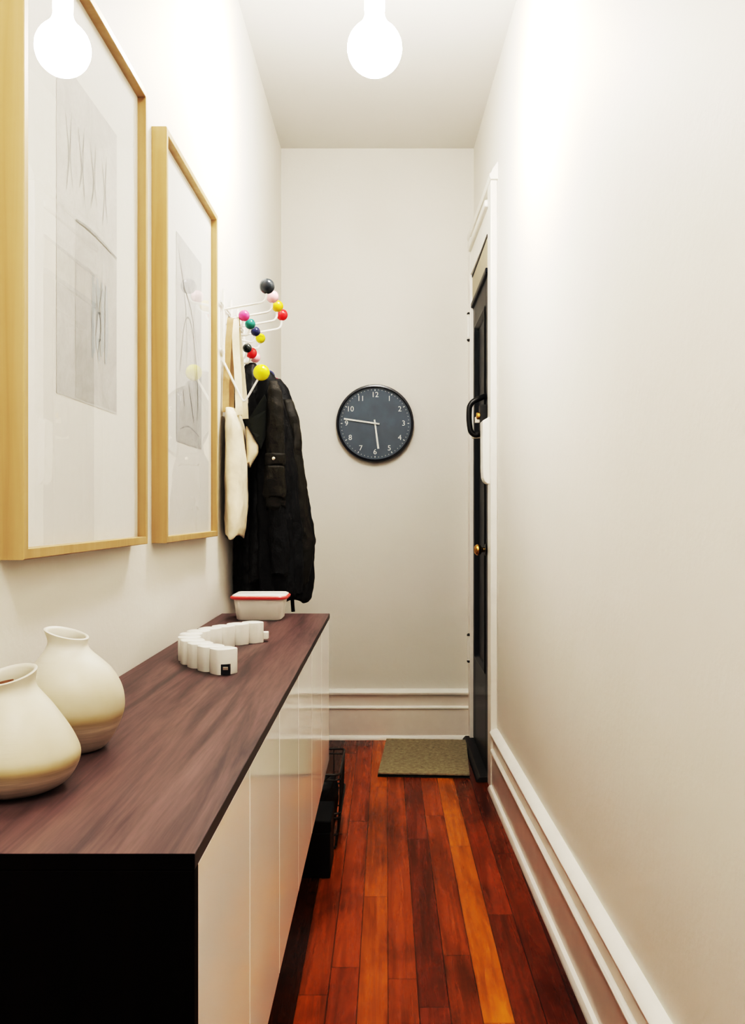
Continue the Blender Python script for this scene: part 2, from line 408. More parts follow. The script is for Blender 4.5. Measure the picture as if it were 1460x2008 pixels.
# door casing (trim), built up from boards
m = Mesh()
def slab(m, y0, y1, z0, z1, t, back=0.0): # board on the right wall, t thick
    m.hexa([(xr(y0) - t, y0, z0), (xr(y0) + back, y0, z0), (xr(y1) + back, y1, z0), (xr(y1) - t, y1, z0),
            (xr(y0) - t, y0, z1), (xr(y0) + back, y0, z1), (xr(y1) + back, y1, z1), (xr(y1) - t, y1, z1)])
slab(m, 3.64, 3.735, 0.0, 2.42, 0.028)
tr1 = tag(m.build('trim_1', M['trim'], bevel=0.004), kind='structure')
mm = Mesh()
# painted strike box on the casing, lower corner rounded
prof = [(1.468, 0.385), (1.455, 0.385), (1.27, 0.386), (1.24, 0.388), (1.225, 0.394), (1.215, 0.405), (1.215, 0.432), (1.482, 0.432), (1.482, 0.41)]
a = [mm.bm.verts.new((x, 3.675, z)) for z, x in prof]; b = [mm.bm.verts.new((x, 3.765, z)) for z, x in prof]
mm.cap(a); mm.cap(b, True); mm.quadgrid([a, b])
mm.build('strike_box', M['trim'], tr1, bevel=0.003)
m = Mesh(); slab(m, 4.39, YB - 0.001, 0.0, 2.42, 0.028); tag(m.build('trim_2', M['trim'], bevel=0.004), kind='structure')
m = Mesh(); slab(m, 3.735, 4.39, DZ, 2.345, 0.026); tag(m.build('trim_3', M['trim'], bevel=0.004), kind='structure')
m = Mesh(); slab(m, 3.735, 4.39, 2.345, 2.375, 0.040); tag(m.build('trim_4', M['trim'], bevel=0.008, seg=3), kind='structure')
m = Mesh()   # stepped cornice on top of the casing
rows = []
for y in (3.63, YB - 0.001):
    rows.append([m.bm.verts.new((xr(y) - t, y, z)) for t, z in ((0, 2.42), (0.028, 2.42), (0.033, 2.43), (0.033, 2.440), (0.026, 2.447), (0.020, 2.462), (0.010, 2.475), (0, 2.49))])
m.quadgrid(rows); m.cap(rows[0]); m.cap(rows[1], True)
tag(m.build('trim_5', M['trim'], smooth=True), kind='structure')
m = Mesh(); slab(m, 3.66, 4.40, 2.375, 2.42, 0.012); tag(m.build('trim_6', M['trim'], bevel=0.003), kind='structure')
# threshold
m = Mesh(); rows = []
for y in (3.74, 4.435):
    rows.append([m.bm.verts.new((x, y, z)) for x, z in ((0.366, 0.0), (0.370, 0.010), (0.382, 0.022), (0.46, 0.024), (0.46, 0.0))])
m.quadgrid(rows); m.cap(rows[0]); m.cap(rows[1], True)
tag(m.build('trim_7', M['threshold'], bevel=0.002), kind='structure')

# the door, hung almost flush with the wall
XD = 0.416
door = bpy.data.objects.new('door_1', None); COL.objects.link(door); door.location = (XD, 4.40, 0.026); tag(door, kind='structure')
D0, D1, DT = 3.745, 4.395, 2.09
m = Mesh()
def door_slab(m):
    m.box(XD, XD + 0.02, D0, D0 + 0.11, 0.026, DT)              # lock stile
    m.box(XD, XD + 0.02, D1 - 0.11, D1, 0.026, DT)              # hinge stile
    m.box(XD, XD + 0.02, D0 + 0.11, D1 - 0.11, DT - 0.12, DT)    # top rail
    m.box(XD + 0.012, XD + 0.035, D0 + 0.1, D1 - 0.1, 0.026, DT - 0.01)
door_slab(m)
m.build('door_leaf', M['door'], door, bevel=0.003)
Mesh().box(XD, XD + 0.02, D0 + 0.1101, D1 - 0.1101, 0.026, 0.42).build('bottom_rail', M['door_rail'], door, bevel=0.002, label='bottom rail of the door, its reflected light put into the grey')
for z0, z1 in ((0.42, DT - 0.12),):
    m = Mesh(); y0, y1 = D0 + 0.11, D1 - 0.11
    for p in (((y0, z0), (y1, z0)), ((y1, z0), (y1, z1)), ((y1, z1), (y0, z1)), ((y0, z1), (y0, z0))): pass
    pr = [(0.0, -0.004), (0.010, -0.006), (0.016, 0.0), (0.022, 0.006), (0.026, 0.012)]
    rows = []
    for ins, dx in pr:
        rows.append([m.bm.verts.new((XD + dx, y, z)) for y, z in ((y0 + ins, z0 + ins), (y1 - ins, z0 + ins), (y1 - ins, z1 - ins), (y0 + ins, z1 - ins))])
    m.quadgrid(rows); m.build('panel_moulding', M['door_rail'], door)
Mesh().box(XD - 0.004, XD + 0.03, D0, D1, DT + 0.006, DZ - 0.012).build('transom_panel', M['transom'], door, bevel=0.003, label='beige panel above the dark door')
Mesh().box(XD - 0.012, XD + 0.03, D0, D1, DT - 0.012, DT + 0.010).build('transom_bar', M['door'], door, bevel=0.004)
Mesh().box(XD - 0.006, XD + 0.03, D0, D1, DZ - 0.012, DZ).build('head_stop', M['threshold'], door)
m = Mesh(); m.box(XD + 0.0355, XD + 0.045, DY0 - 0.03, DY1 + 0.03, 0.0, DZ + 0.02); m.build('door_backing', M['threshold'], door)  # unseen backing added to close the gaps around the door
# knob
m = Mesh(); m.lathe([(1e-6, -0.052), (0.014, -0.050), (0.022, -0.042), (0.024, -0.034), (0.020, -0.025), (0.011, -0.020), (0.009, -0.010), (0.009, 0.0)], (XD, 3.82, 0.945), 'X', 28)
kn = m.build('knob', M['brass'], door, smooth='all', label='round brass door knob')
m = Mesh(); m.lathe([(0.026, -0.003), (0.024, -0.006), (0.012, -0.008), (0.012, 0.004)], (XD, 3.82, 0.945), 'X', 28); m.build('rose', M['iron'], kn, smooth=True)
# pull handle: thick arched black grip
m = Mesh(); P = bend_path([(XD + 0.004, 3.86, 1.592), (0.362, 3.86, 1.566), (0.349, 3.86, 1.545), (0.347, 3.86, 1.49), (0.354, 3.86, 1.440), (0.372, 3.86, 1.424), (XD + 0.004, 3.86, 1.438)], 0.03)
m.tube(P, 0.0115, 12); m.build('pull_handle', M['iron'], door, smooth='all', label='black arched pull handle')
# rim lock with thumb turn
m = Mesh(); m.box(XD - 0.030, XD + 0.002, 3.775, 3.83, 1.440, 1.545); lk = m.build('rim_lock', M['iron'], door, bevel=0.004)
m = Mesh(); m.lathe([(0.016, 0.0), (0.016, -0.010), (0.012, -0.014)], (XD - 0.030, 3.80, 1.50), 'X', 24); m.build('lock_cylinder', M['brass'], lk, smooth=True)
m = Mesh(); m.box(XD - 0.050, XD - 0.028, 3.796, 3.806, 1.470, 1.495); m.build('thumb_turn', M['steel'], lk, bevel=0.002)
m = Mesh(); m.box(XD - 0.055, XD - 0.004, 3.86, 3.885, 1.412, 1.426); m.build('latch_plate', M['steel'], door, bevel=0.002)
for z, mt_ in ((1.372, 'steel'), (1.325, 'brass')):
    m = Mesh(); m.lathe([(0.012, 0.004), (0.012, -0.008), (0.008, -0.014), (0.006, -0.022), (1e-6, -0.023)], (XD, 3.79, z), 'X', 20); m.build('keyhole_cover', M[mt_], door, smooth=True)
for z in (1.99, 0.45):
    m = Mesh(); c = (0.395, 4.402, z); m.lathe([(1e-6, -0.068), (0.006, -0.066), (0.008, -0.058), (0.005, -0.051), (0.0075, -0.049), (0.0075, 0.049), (0.005, 0.051), (0.008, 0.058), (0.006, 0.066), (1e-6, 0.068)], c, 'Z', 16)
    h = m.build('hinge', M['trim'], door, smooth=True)
    for s_ in (-1, 1):
        m = Mesh(); m.ball((0.395, 4.402, z + s_ * 0.062), 0.0088, 14, 8); m.build('hinge_finial', M['threshold'], h, smooth='all')

# ------------------------------------------------------------------ lamp
LX, LY, LZ = -0.034, 2.69, 2.46
lamp = thing('pendant_lamp', (LX, LY, ZC), 'glowing white globe lamp hanging from the ceiling on a short stem', 'lamp')
r = 0.080
prof = [(1e-6, -r)] + [(r * sin(a), -r * cos(a)) for a in [pi * i / 20 for i in range(1, 17)]]
prof += [(0.036, 0.078), (0.030, 0.092), (0.028, 0.108)]
m = Mesh(); m.lathe(prof, (LX, LY, LZ), 'Z', 40); m.build('globe', M['lamp'], lamp, smooth='all')
m = Mesh(); m.lathe([(0.026, 0.1085), (0.030, 0.112), (0.030, 0.165), (0.022, 0.176), (0.008, 0.182)], (LX, LY, LZ), 'Z', 32); m.build('socket', M['lamp_neck'], lamp, smooth=True)
m = Mesh(); m.tube([(LX, LY, LZ + 0.182), (LX, LY, ZC - 0.02)], 0.005); m.build('stem', M['white_metal'], lamp, smooth=True)
m = Mesh(); m.lathe([(0.010, -0.028), (0.04, -0.022), (0.056, -0.008), (0.058, 0.0)], (LX, LY, ZC), 'Z', 36); m.build('ceiling_rose', M['white_metal'], lamp, smooth=True)
# the next lamp along the same ceiling, behind the camera
l2 = copy_tree(lamp); l2.location = (LX, 0.15, ZC); l2['label'] = 'second white globe lamp further back along the hallway ceiling, behind the viewer'
for ch in bpy.data.objects:
    if ch.parent == l2 and ch.name.startswith('globe'): ch.data = ch.data.copy(); ch.data.materials[0] = M['lamp_dim']

# ------------------------------------------------------------------ floating cabinets, countertop
CY0, CY1, CB, XF = 0.845, 2.854, 0.335, -0.176
XB = XL + 0.0005
names = ['white glossy wall cabinet nearest the camera, behind the dark end panel', 'white glossy wall cabinet in the middle of the row', 'white glossy wall cabinet at the far end, above the wire basket']
PY0 = CY0 + 0.019
UW = (CY1 - PY0) / 3
cab = None
for i in range(3):
    y0 = PY0 + i * UW
    if cab is None:
        cab = thing('wall_cabinet', (XB, y0, CB), names[0], 'cabinet', 'white cabinets in a row under the dark countertop')
        m = Mesh(); m.box(XB, XF - 0.020, y0 + 0.0006, y0 + UW - 0.0006, CB, TOP - 0.0165); m.build('carcass', M['carcass'], cab)
        for k in range(2):
            d0 = y0 + k * UW / 2 + 0.0016; d1 = y0 + (k + 1) * UW / 2 - 0.0016
            m = Mesh(); m.box(XF - 0.0195, XF - 0.0015, d0, d1, CB - 0.004, TOP - 0.0172); m.build('door', M['lacquer'], cab, bevel=0.0016, seg=3)
    else:
        c = copy_tree(cab); c.location = (XB, y0, CB); c['label'] = names[i]
ct = thing('countertop', (XB, CY0, TOP), 'dark walnut countertop running along the left wall with a black end panel', 'countertop')
m = Mesh(); m.box(XB, XF, CY0, CY1 + 0.002, TOP - 0.0155, TOP)
o = m.build('top_board', [M['walnut'], M['edge'], M['espresso']], ct, bevel=0.0012)
for p in o.data.polygons:
    if abs(p.normal.z) < 0.5: p.material_index = 2 if p.normal.y < -0.5 else 1
m = Mesh(); m.box(XB, XF - 0.0005, CY0 + 0.0004, CY0 + 0.018, 0.0, TOP - 0.0157); m.build('end_panel', M['espresso'], ct, bevel=0.001, label='near black end panel under the countertop')

# ------------------------------------------------------------------ vases
def vase(name, c, prof, lean, rim_tilt, material, label, squash=1.0, n=64):
    t = thing(name, c, label, 'vase', 'cream stoneware vases on the countertop')
    H = max(h for _, h in prof)
    def pos(rr, h, k):
        a = 2 * pi * k / n; u = h / H
        dx = lean[0] * u * u; dy = lean[1] * u * u
        tz = max(0, (u - 0.62) / 0.38); tz = tz * tz
        wob = 1 + 0.012 * sin(2 * a + 1.3) * (1 - abs(2 * u - 1)) + 0.008 * sin(3 * a + 4 * u)
        return Vector((c[0] + dx + rr * wob * cos(a), c[1] + dy + rr * wob * sin(a) * squash, c[2] + h + (rim_tilt[0] * cos(a) + rim_tilt[1] * sin(a)) * tz * rr))
    keys = smooth_path([(rr, h, 0) for rr, h in prof], 6)
    m = Mesh(); rows = []
    for p in keys: rows.append([m.bm.verts.new(pos(p.x, p.y, k)) for k in range(n)])
    m.quadgrid(rows); m.cap(rows[0], True)
    body = m.build('body', material, t, smooth='all')
    # inside of the neck, bare clay
    top = prof[-1]; m = Mesh(); rows = []
    for rr, h in ((top[0], top[1]), (top[0] - 0.0025, top[1] + 0.0010), (top[0] - 0.0045, top[1] - 0.002), (top[0] - 0.0055, top[1] - 0.012), (top[0] - 0.004, top[1] - 0.024), (top[0] + 0.006, top[1] - 0.04), (top[0] + 0.010, top[1] - 0.06)):
        rows.append([m.bm.verts.new(pos(rr, h, k)) for k in range(n)])
    m.quadgrid(rows)
    o = m.build('mouth', [material, M['vase_in']], t, smooth='all')
    for p in o.data.polygons:
        if (p.center.z) < top[1] - 0.016: p.material_index = 1
    return t
vase('stoneware_vase', (-0.4225, 1.040, TOP), [(0.036, 0.0), (0.050, 0.004), (0.062, 0.013), (0.0705, 0.028), (0.0727, 0.040), (0.0695, 0.052), (0.0610, 0.070), (0.0480, 0.091), (0.0365, 0.105), (0.0305, 0.1125), (0.0290, 0.120), (0.0318, 0.130)],
     (-0.006, 0.0), (0.16, 0.22), M['vase_a'], 'squat cream vase with a wide mouth at the near end of the countertop')
vase('stoneware_vase', (-0.412, 1.218, TOP), [(0.027, 0.0), (0.038, 0.004), (0.051, 0.022), (0.0618, 0.047), (0.064, 0.066), (0.061, 0.086), (0.052, 0.105), (0.040, 0.120), (0.0300, 0.131), (0.0255, 0.141), (0.0285, 0.154)],
     (-0.012, 0.0), (-0.26, 0.05), M['vase_b'], 'rounder cream vase with a leaning neck, standing behind the squat vase by the wall')

# ------------------------------------------------------------------ chain of white blocks
path = [(-0.318, 1.795), (-0.349, 1.829), (-0.378, 1.868), (-0.403, 1.912), (-0.420, 1.960), (-0.427, 2.010), (-0.421, 2.060), (-0.404, 2.106), (-0.381, 2.149), (-0.354, 2.190), (-0.323, 2.222)]
chain = thing('block_chain', (path[0][0], path[0][1], TOP), 'curved chain of linked white blocks lying on the countertop', 'ornament')
BW, BH = 0.024, 0.049
def stadium(hl, hw, k=7):
    p = []
    for i in range(k + 1): a = -pi / 2 + pi * i / k; p.append((hl - hw * 0.55 + hw * 0.55 * cos(a), hw * sin(a)))
    for i in range(k + 1): a = pi / 2 + pi * i / k; p.append((-hl + hw * 0.55 + hw * 0.55 * cos(a), hw * sin(a)))
    return p
for i, (x, y) in enumerate(path):
    a = path[max(0, i - 1)]; b = path[min(len(path) - 1, i + 1)]
    ang = math.atan2(b[1] - a[1], b[0] - a[0])
    m = Mesh(); rows = []
    z = TOP + 0.0004
    for h, s_ in ((0, 0.985), (0.001, 1.0), (BH - 0.002, 1.0), (BH - 0.0006, 0.985), (BH, 0.95)):
        row = []
        for u, v in stadium(0.0235, BW, 7):
            u *= s_; v *= s_
            row.append(m.bm.verts.new((x + u * cos(ang) - v * sin(ang), y + u * sin(ang) + v * cos(ang), z + h)))
        rows.append(row)
    m.quadgrid(rows); m.cap(rows[0], True); m.cap(rows[-1])
    blk = m.build('block', M['block'], chain, smooth=True)
    if i == 0:   # end block: a dark slot low in its open face
        m = Mesh(); cx, cy = x + 0.006, y - 0.0245
        m.box(x - 0.0005, x + 0.0165, y - 0.0262, y - 0.010, TOP + 0.0008, TOP + 0.021); m.build('slot', M['dark_slot'], blk)
        m = Mesh(); m.box(x + 0.003, x + 0.0135, y - 0.0266, y - 0.022, TOP + 0.010, TOP + 0.0165); m.build('tongue', M['steel'], blk, bevel=0.0008)
    if i == len(path) - 1:
        m = Mesh(); m.box(x + 0.012, x + 0.036, y + 0.004, y + 0.024, TOP + 0.006, TOP + 0.024); m.build('end_tab', M['block'], chain, bevel=0.002)

# ------------------------------------------------------------------ lidded box
bx, by = -0.371, 2.718
tub = thing('lidded_tub', (bx, by, TOP), 'small white tub with a red-rimmed white lid at the far end of the countertop', 'box')
def rrect(hx, hy, rad, k=6):
    p = []
    for cx, cy, a0 in ((hx - rad, hy - rad, 0), (-hx + rad, hy - rad, pi / 2), (-hx + rad, -hy + rad, pi), (hx - rad, -hy + rad, 3 * pi / 2)):
        for i in range(k + 1): a = a0 + pi / 2 * i / k; p.append((cx + rad * cos(a), cy + rad * sin(a)))
    return p
def rloft(m, rows_spec, cx, cy, z0):
    rows = [[m.bm.verts.new((cx + u, cy + v, z0 + h)) for u, v in rrect(hx, hy, rad)] for hx, hy, rad, h in rows_spec]
    m.quadgrid(rows); m.cap(rows[0], True); m.cap(rows[-1]); return m
rloft(Mesh(), [(0.062, 0.048, 0.016, 0.0002), (0.066, 0.051, 0.018, 0.004), (0.073, 0.057, 0.020, 0.055), (0.074, 0.058, 0.02, 0.0625)], bx, by, TOP).build('tub_body', M['white_plastic'], tub, smooth=True)
lid = rloft(Mesh(), [(0.078, 0.061, 0.022, 0.061), (0.083, 0.066, 0.024, 0.063), (0.084, 0.067, 0.025, 0.068), (0.081, 0.064, 0.023, 0.071), (0.077, 0.06, 0.02, 0.0712)], bx, by, TOP).build('lid_rim', M['red_plastic'], tub, smooth=True, label='red rim of the lid')
rloft(Mesh(), [(0.079, 0.062, 0.022, 0.0705), (0.078, 0.061, 0.021, 0.0735), (0.072, 0.055, 0.018, 0.0765)], bx, by, TOP).build('lid', M['white_plastic'], tub, smooth=True)

# ------------------------------------------------------------------ framed prints
def framed(y0, y1, z0, z1, label):
    t = thing('framed_print', (XL, (y0 + y1) / 2, z0), label, 'picture', 'birch framed prints on the left wall')
    FX, W = -0.4790, 0.0150
    prof = [(0, XL), (0, FX - 0.0015), (0.0015, FX), (W - 0.001, FX), (W, FX - 0.001), (W, FX - 0.018), (W - 0.004, FX - 0.018), (W - 0.004, XL)]
    m = Mesh(); rows = []
    for ins, x in prof: rows.append([m.bm.verts.new((x + 0.0003, y, z)) for y, z in ((y0 + ins, z0 + ins), (y1 - ins, z0 + ins), (y1 - ins, z1 - ins), (y0 + ins, z1 - ins))])
    rows.append(rows[0]); m.quadgrid(rows); m.build('moulding', M['birch'], t)
    i = W - 0.003
    GX = FX - 0.0115
    m = Mesh(); m.box(GX - 0.014, GX - 0.005, y0 + i, y1 - i, z0 + i, z1 - i); m.build('mount_board', M['mount'], t)
    m = Mesh(); v = [m.bm.verts.new((GX, y, z)) for y, z in ((y0 + i, z0 + i), (y1 - i, z0 + i), (y1 - i, z1 - i), (y0 + i, z1 - i))]; m.cap(v)
    m.build('glass_pane', M['glass'], t)
    return t, GX - 0.0045
def rect(m, x, y0, y1, z0, z1, mi):
    m.mi = mi; m.cap([m.bm.verts.new((x, y, z)) for y, z in ((y0, z0), (y1, z0), (y1, z1), (y0, z1))])
def stroke(m, x, pts, w, mi):
    m.mi = mi; P = smooth_path([(0, a, b) for a, b in pts], 8); rows = []
    for k, p in enumerate(P):
        d = (P[min(k + 1, len(P) - 1)] - P[max(k - 1, 0)]).normalized(); q = Vector((0, -d.z, d.y)) * w * (0.4 + 0.6 * sin(pi * k / (len(P) - 1)))
        rows.append([m.bm.verts.new((x, p.y + q.y, p.z + q.z)), m.bm.verts.new((x, p.y - q.y, p.z - q.z))])
    m.quadgrid(rows, closed=False)
ft, px = framed(1.214, 1.845, 1.037, 1.943, 'birch framed pale grey abstract print nearest the camera, reflecting the lamp')
m = Mesh(); rect(m, px, 1.379, 1.687, 1.280, 1.793, 0); rect(m, px + 0.0003, 1.462, 1.684, 1.284, 1.565, 1)
for k in range(7):
    y = 1.545 + 0.012 * k; stroke(m, px + 0.0006 + 0.00008 * k, [(y, 1.36 + 0.01 * (k % 3)), (y + 0.006 * (-1) ** k, 1.42), (y + 0.003, 1.50 - 0.012 * (k % 2))], 0.0095, 2)
for k in range(8):
    y = 1.42 + 0.03 * k; stroke(m, px + 0.0006, [(y, 1.60 + 0.012 * (k % 3)), (y + 0.012 * (-1) ** k, 1.66), (y - 0.006, 1.72 + 0.01 * (k % 2))], 0.0012, 3)
stroke(m, px + 0.0014, [(1.575, 1.375), (1.59, 1.42), (1.58, 1.45), (1.598, 1.49)], 0.0018, 4); stroke(m, px + 0.0014, [(1.56, 1.40), (1.572, 1.44), (1.566, 1.47)], 0.0014, 4)
stroke(m, px + 0.0014, [(1.462, 1.567), (1.55, 1.572), (1.684, 1.566)], 0.0028, 3)
m.build('print', [M['print_a'], M['print_b'], M['print_c'], M['ink_pale'], M['ink']], ft)
ft, px = framed(2.003, 2.612, 1.033, 1.943, 'birch framed grey line-drawing print further along, nearest the coat rack')
m = Mesh(); rect(m, px, 2.165, 2.460, 1.268, 1.765, 0); rect(m, px + 0.0003, 2.168, 2.457, 1.271, 1.40, 1)
stroke(m, px + 0.0006, [(2.20, 1.44), (2.25, 1.56), (2.31, 1.585), (2.37, 1.53), (2.41, 1.42), (2.40, 1.34)], 0.0026, 4)
stroke(m, px + 0.0006, [(2.18, 1.74), (2.24, 1.66), (2.33, 1.61), (2.42, 1.50)], 0.0020, 4)
stroke(m, px + 0.0006, [(2.22, 1.70), (2.26, 1.62), (2.28, 1.52), (2.27, 1.46)], 0.0020, 3)
stroke(m, px + 0.0006, [(2.30, 1.42), (2.34, 1.36), (2.36, 1.33)], 0.0032, 4); stroke(m, px + 0.0006, [(2.235, 1.40), (2.25, 1.36)], 0.003, 4)
stroke(m, px + 0.0006, [(2.40, 1.70), (2.36, 1.58), (2.38, 1.45), (2.43, 1.36)], 0.0020, 3)
stroke(m, px + 0.0006, [(2.20, 1.30), (2.30, 1.315), (2.43, 1.30)], 0.0022, 3)
m.build('print', [M['print_b'], M['print_b'], M['print_c'], M['ink_pale'], M['ink']], ft)

# ------------------------------------------------------------------ wall clock
cx, cz, cr_ = -0.0546, 1.532, 0.1875
clk = thing('wall_clock', (cx, YB, cz), 'round dark slate wall clock with a black rim on the end wall', 'clock')
m = Mesh(); m.lathe([(cr_ - 0.006, -0.0003), (cr_, -0.006), (cr_, -0.032), (cr_ - 0.003, -0.037), (cr_ - 0.010, -0.038), (cr_ - 0.0125, -0.034), (cr_ - 0.0125, -0.016)], (cx, YB, cz), 'Y', 96, caps=False); m.build('rim', M['clock_rim'], clk, smooth=True)
yd = YB - 0.018
m = Mesh(); m.lathe([(1e-6, 0.0), (cr_ - 0.0125, 0.0)], (cx, yd, cz), 'Y', 96, caps=False); m.mi = 1
for k in range(60):
    a = 2 * pi * k / 60; big = k % 5 == 0
    r0, r1, w = (cr_ - 0.030, cr_ - 0.0215, 0.0016) if big else (cr_ - 0.026, cr_ - 0.0215, 0.0008)
    d = Vector((sin(a), 0, cos(a))); q = Vector((cos(a), 0, -sin(a))) * w; c0 = Vector((cx, yd - 0.0006, cz))
    m.cap([m.bm.verts.new(p) for p in (c0 + d * r0 - q, c0 + d * r0 + q, c0 + d * r1 + q, c0 + d * r1 - q)])
m.build('dial', [M['clock_dial'], M['clock_mark']], clk)
for k in range(1, 13):
    cu = bpy.data.curves.new('numeral_text', 'FONT'); cu.body = str(k); cu.size = 0.036; cu.align_x = 'CENTER'; cu.align_y = 'CENTER'; cu.extrude = 0.0002; cu.resolution_u = 4
    to = bpy.data.objects.new('numeral_text', cu); COL.objects.link(to); bpy.context.view_layer.update()
    me = bpy.data.meshes.new_from_object(to.evaluated_get(bpy.context.evaluated_depsgraph_get())); bpy.data.objects.remove(to); bpy.data.curves.remove(cu)
    a = 2 * pi * k / 12; rr = 0.1385
    me.transform(Matrix.Translation((rr * sin(a), yd - 0.0008 - YB, rr * cos(a))) @ Matrix.Rotation(pi / 2, 4, 'X'))
    o = bpy.data.objects.new('numeral', me); COL.objects.link(o); o.parent = clk; me.materials.clear(); me.materials.append(M['clock_mark'])
def hand(name, ang, length, tail, w0, w1, y):
    m = Mesh(); d = Vector((sin(ang), 0, cos(ang))); q = Vector((cos(ang), 0, -sin(ang))); c0 = Vector((cx, y, cz))
    f = [c0 - d * tail - q * w0, c0 - d * tail + q * w0, c0 + d * length + q * w1, c0 + d * length - q * w1]
    b = [p + Vector((0, 0.0012, 0)) for p in f]
    m.hexa(f + b); return m.build(name, M['clock_mark'], clk)
hand('hour_hand', R(172.5), 0.124, 0.018, 0.0036, 0.0046, yd - 0.005)
hand('minute_hand', R(278.3), 0.152, 0.022, 0.0038, 0.0040, yd - 0.008)
m = Mesh(); m.lathe([(0.0065, 0.0), (0.0065, -0.011), (0.004, -0.012)], (cx, yd, cz), 'Y', 20); m.build('hub', M['clock_mark'], clk, smooth=True)
m = Mesh(); m.lathe([(1e-6, 0.0), (cr_ - 0.0125, 0.0)], (cx, YB - 0.034, cz), 'Y', 96, caps=False); m.build('clock_glass', M['glass'], clk)

# ------------------------------------------------------------------ coat rack with coloured balls
rack = thing('coat_rack', (XL, 3.03, 1.66), 'white wire coat rack with coloured ball hooks on the left wall', 'coat rack')
RW = 0.0042
XA = XL + 0.006
m = Mesh()
for z in (1.745, 1.60): m.tube([(XA, 2.80, z), (XA, 3.29, z)], RW * 0.8, 8)
for y in (2.84, 2.977, 3.113, 3.25): m.tube([(XA + 0.003, y, 1.79), (XA + 0.003, y, 1.565)], RW, 8)
m.build('wire_frame', M['white_metal'], rack, smooth=True)
def hook(path, bc, rr, colour, lab):
    m = Mesh(); m.tube(bend_path(path, 0.018), RW * 0.85, 8); a = m.build('arm', M['white_metal'], rack, smooth=True)
    m = Mesh(); m.ball(bc, rr); m.build('ball', MB_[colour], a, smooth='all', label=lab)
for y, rr, c, lab in ((2.84, 0.0240, 'slate', 'large dark slate ball'), (2.977, 0.0205, 'pale_pink', 'pale pink ball in the top row'), (3.113, 0.0200, 'mustard', 'mustard ball'), (3.25, 0.0205, 'red', 'red ball in the top row')):
    hook([(XA, y, 1.728), (-0.372, y, 1.752), (-0.369, y, 1.795)], (-0.369, y, 1.80), rr, c, lab)
for y, rr, c, lab in ((2.90, 0.0178, 'magenta', 'magenta ball'), (3.03, 0.0178, 'teal', 'teal ball'), (3.155, 0.0165, 'navy', 'navy ball'), (3.277, 0.0175, 'yellow', 'small yellow ball')):
    hook([(XA, y, 1.695), (-0.456, y, 1.682), (-0.449, y, 1.718)], (-0.449, y, 1.722), rr, c, lab)
for y, rr, c, lab in ((2.965, 0.0150, 'black', 'black ball'), (3.056, 0.0190, 'red', 'red ball in the middle'), (3.145, 0.0180, 'pale_pink', 'pale pink ball above the coats')):
    hook([(XA, y, 1.606), (-0.456, y, 1.594), (-0.449, y, 1.628)], (-0.449, y, 1.631), rr, c, lab)
for y, rr, c, lab in ((2.84, 0.0255, 'lemon', 'large lemon yellow ball'), (3.02, 0.020, 'navy', None), (3.20, 0.0215, 'raspberry', 'raspberry ball behind the coats')):
    hook([(XA, y, 1.573), (-0.440, y, 1.437), (-0.386, y, 1.531)], (-0.386, y, 1.533 if y < 3 else 1.548), rr, c, lab)

# ------------------------------------------------------------------ hanging clothes
def cloth_loft(keys, n=72, levels=70, folds=((5, 0.05, 0.3), (9, 0.03, 1.7)), seed=1, quilt=0.0, pitch=0.06, wr=0.006, grow=1.0, hem=0.02):
    """closed hanging form: keys are (z, cx, cy, rx, ry) from top to bottom"""
    m = Mesh(); rows = []; z0, z1 = keys[0][0], keys[-1][0]
    ks = [(-(k[0]), *k[1:]) for k in keys]
    for i in range(levels + 1):
        u = i / levels; z = z0 + (z1 - z0) * u
        cx_, cy_, rx, ry = interp(ks, -z); row = []
        for k in range(n):
            a = 2 * pi * k / n; f = 1.0
            for kk, amp, ph in folds: f += amp * (0.25 + grow * u) * sin(kk * a + ph + 1.5 * sin(2.2 * u + ph))
            if quilt: f += quilt * (abs(sin(pi * z / pitch)) ** 0.6 - 0.6)
            ca, sa = cos(a), sin(a)
            p = Vector((cx_ + rx * f * math.copysign(abs(ca) ** 0.8, ca), cy_ + ry * f * math.copysign(abs(sa) ** 0.8, sa), z))
            nv = noise.noise_vector(Vector((p.x * 22 + seed * 7, p.y * 22, p.z * 9))) * wr + noise.noise_vector(Vector((p.x * 60, p.y * 60 + seed, p.z * 34))) * wr * 0.45
            p += Vector((nv.x, nv.y, nv.z * 0.5 * (1 if 0 < i < levels else 0)))
            if i == levels: p.z += 0.008 * sin(3 * a + seed)
            row.append(m.bm.verts.new(p))
        rows.append(row)
    c = [sum((v.co for v in rows[-1]), Vector()) / n]
    inner = [m.bm.verts.new(c[0] + (v.co - c[0]) * 0.86 + Vector((0, 0, hem))) for v in rows[-1]]
    rows.append(inner); m.quadgrid(rows); m.cap(rows[0], True); m.cap(inner)
    return m
def clampx(m, x):
    for v in m.bm.verts:
        if v.co.x < x: v.co.x = x + 0.1 * (x - v.co.x) * 0
    return m

# canvas tote on the nearest hook
tote = thing('tote_bag', (-0.465, 2.90, 1.02), 'cream canvas tote bag hanging against the left wall in front of the coats', 'bag')
m = cloth_loft([(1.424, -0.487, 2.885, 0.015, 0.065), (1.405, -0.480, 2.885, 0.020, 0.085), (1.36, -0.474, 2.885, 0.026, 0.095), (1.27, -0.470, 2.885, 0.030, 0.098), (1.12, -0.469, 2.885, 0.031, 0.098), (1.05, -0.472, 2.885, 0.027, 0.094), (1.025, -0.476, 2.885, 0.022, 0.090)],
               folds=((4, 0.03, 0.6), (7, 0.02, 2.0)), seed=3, wr=0.004, hem=0.002)
clampx(m, XL + 0.002).build('bag_body', M['canvas'], tote, smooth='all')
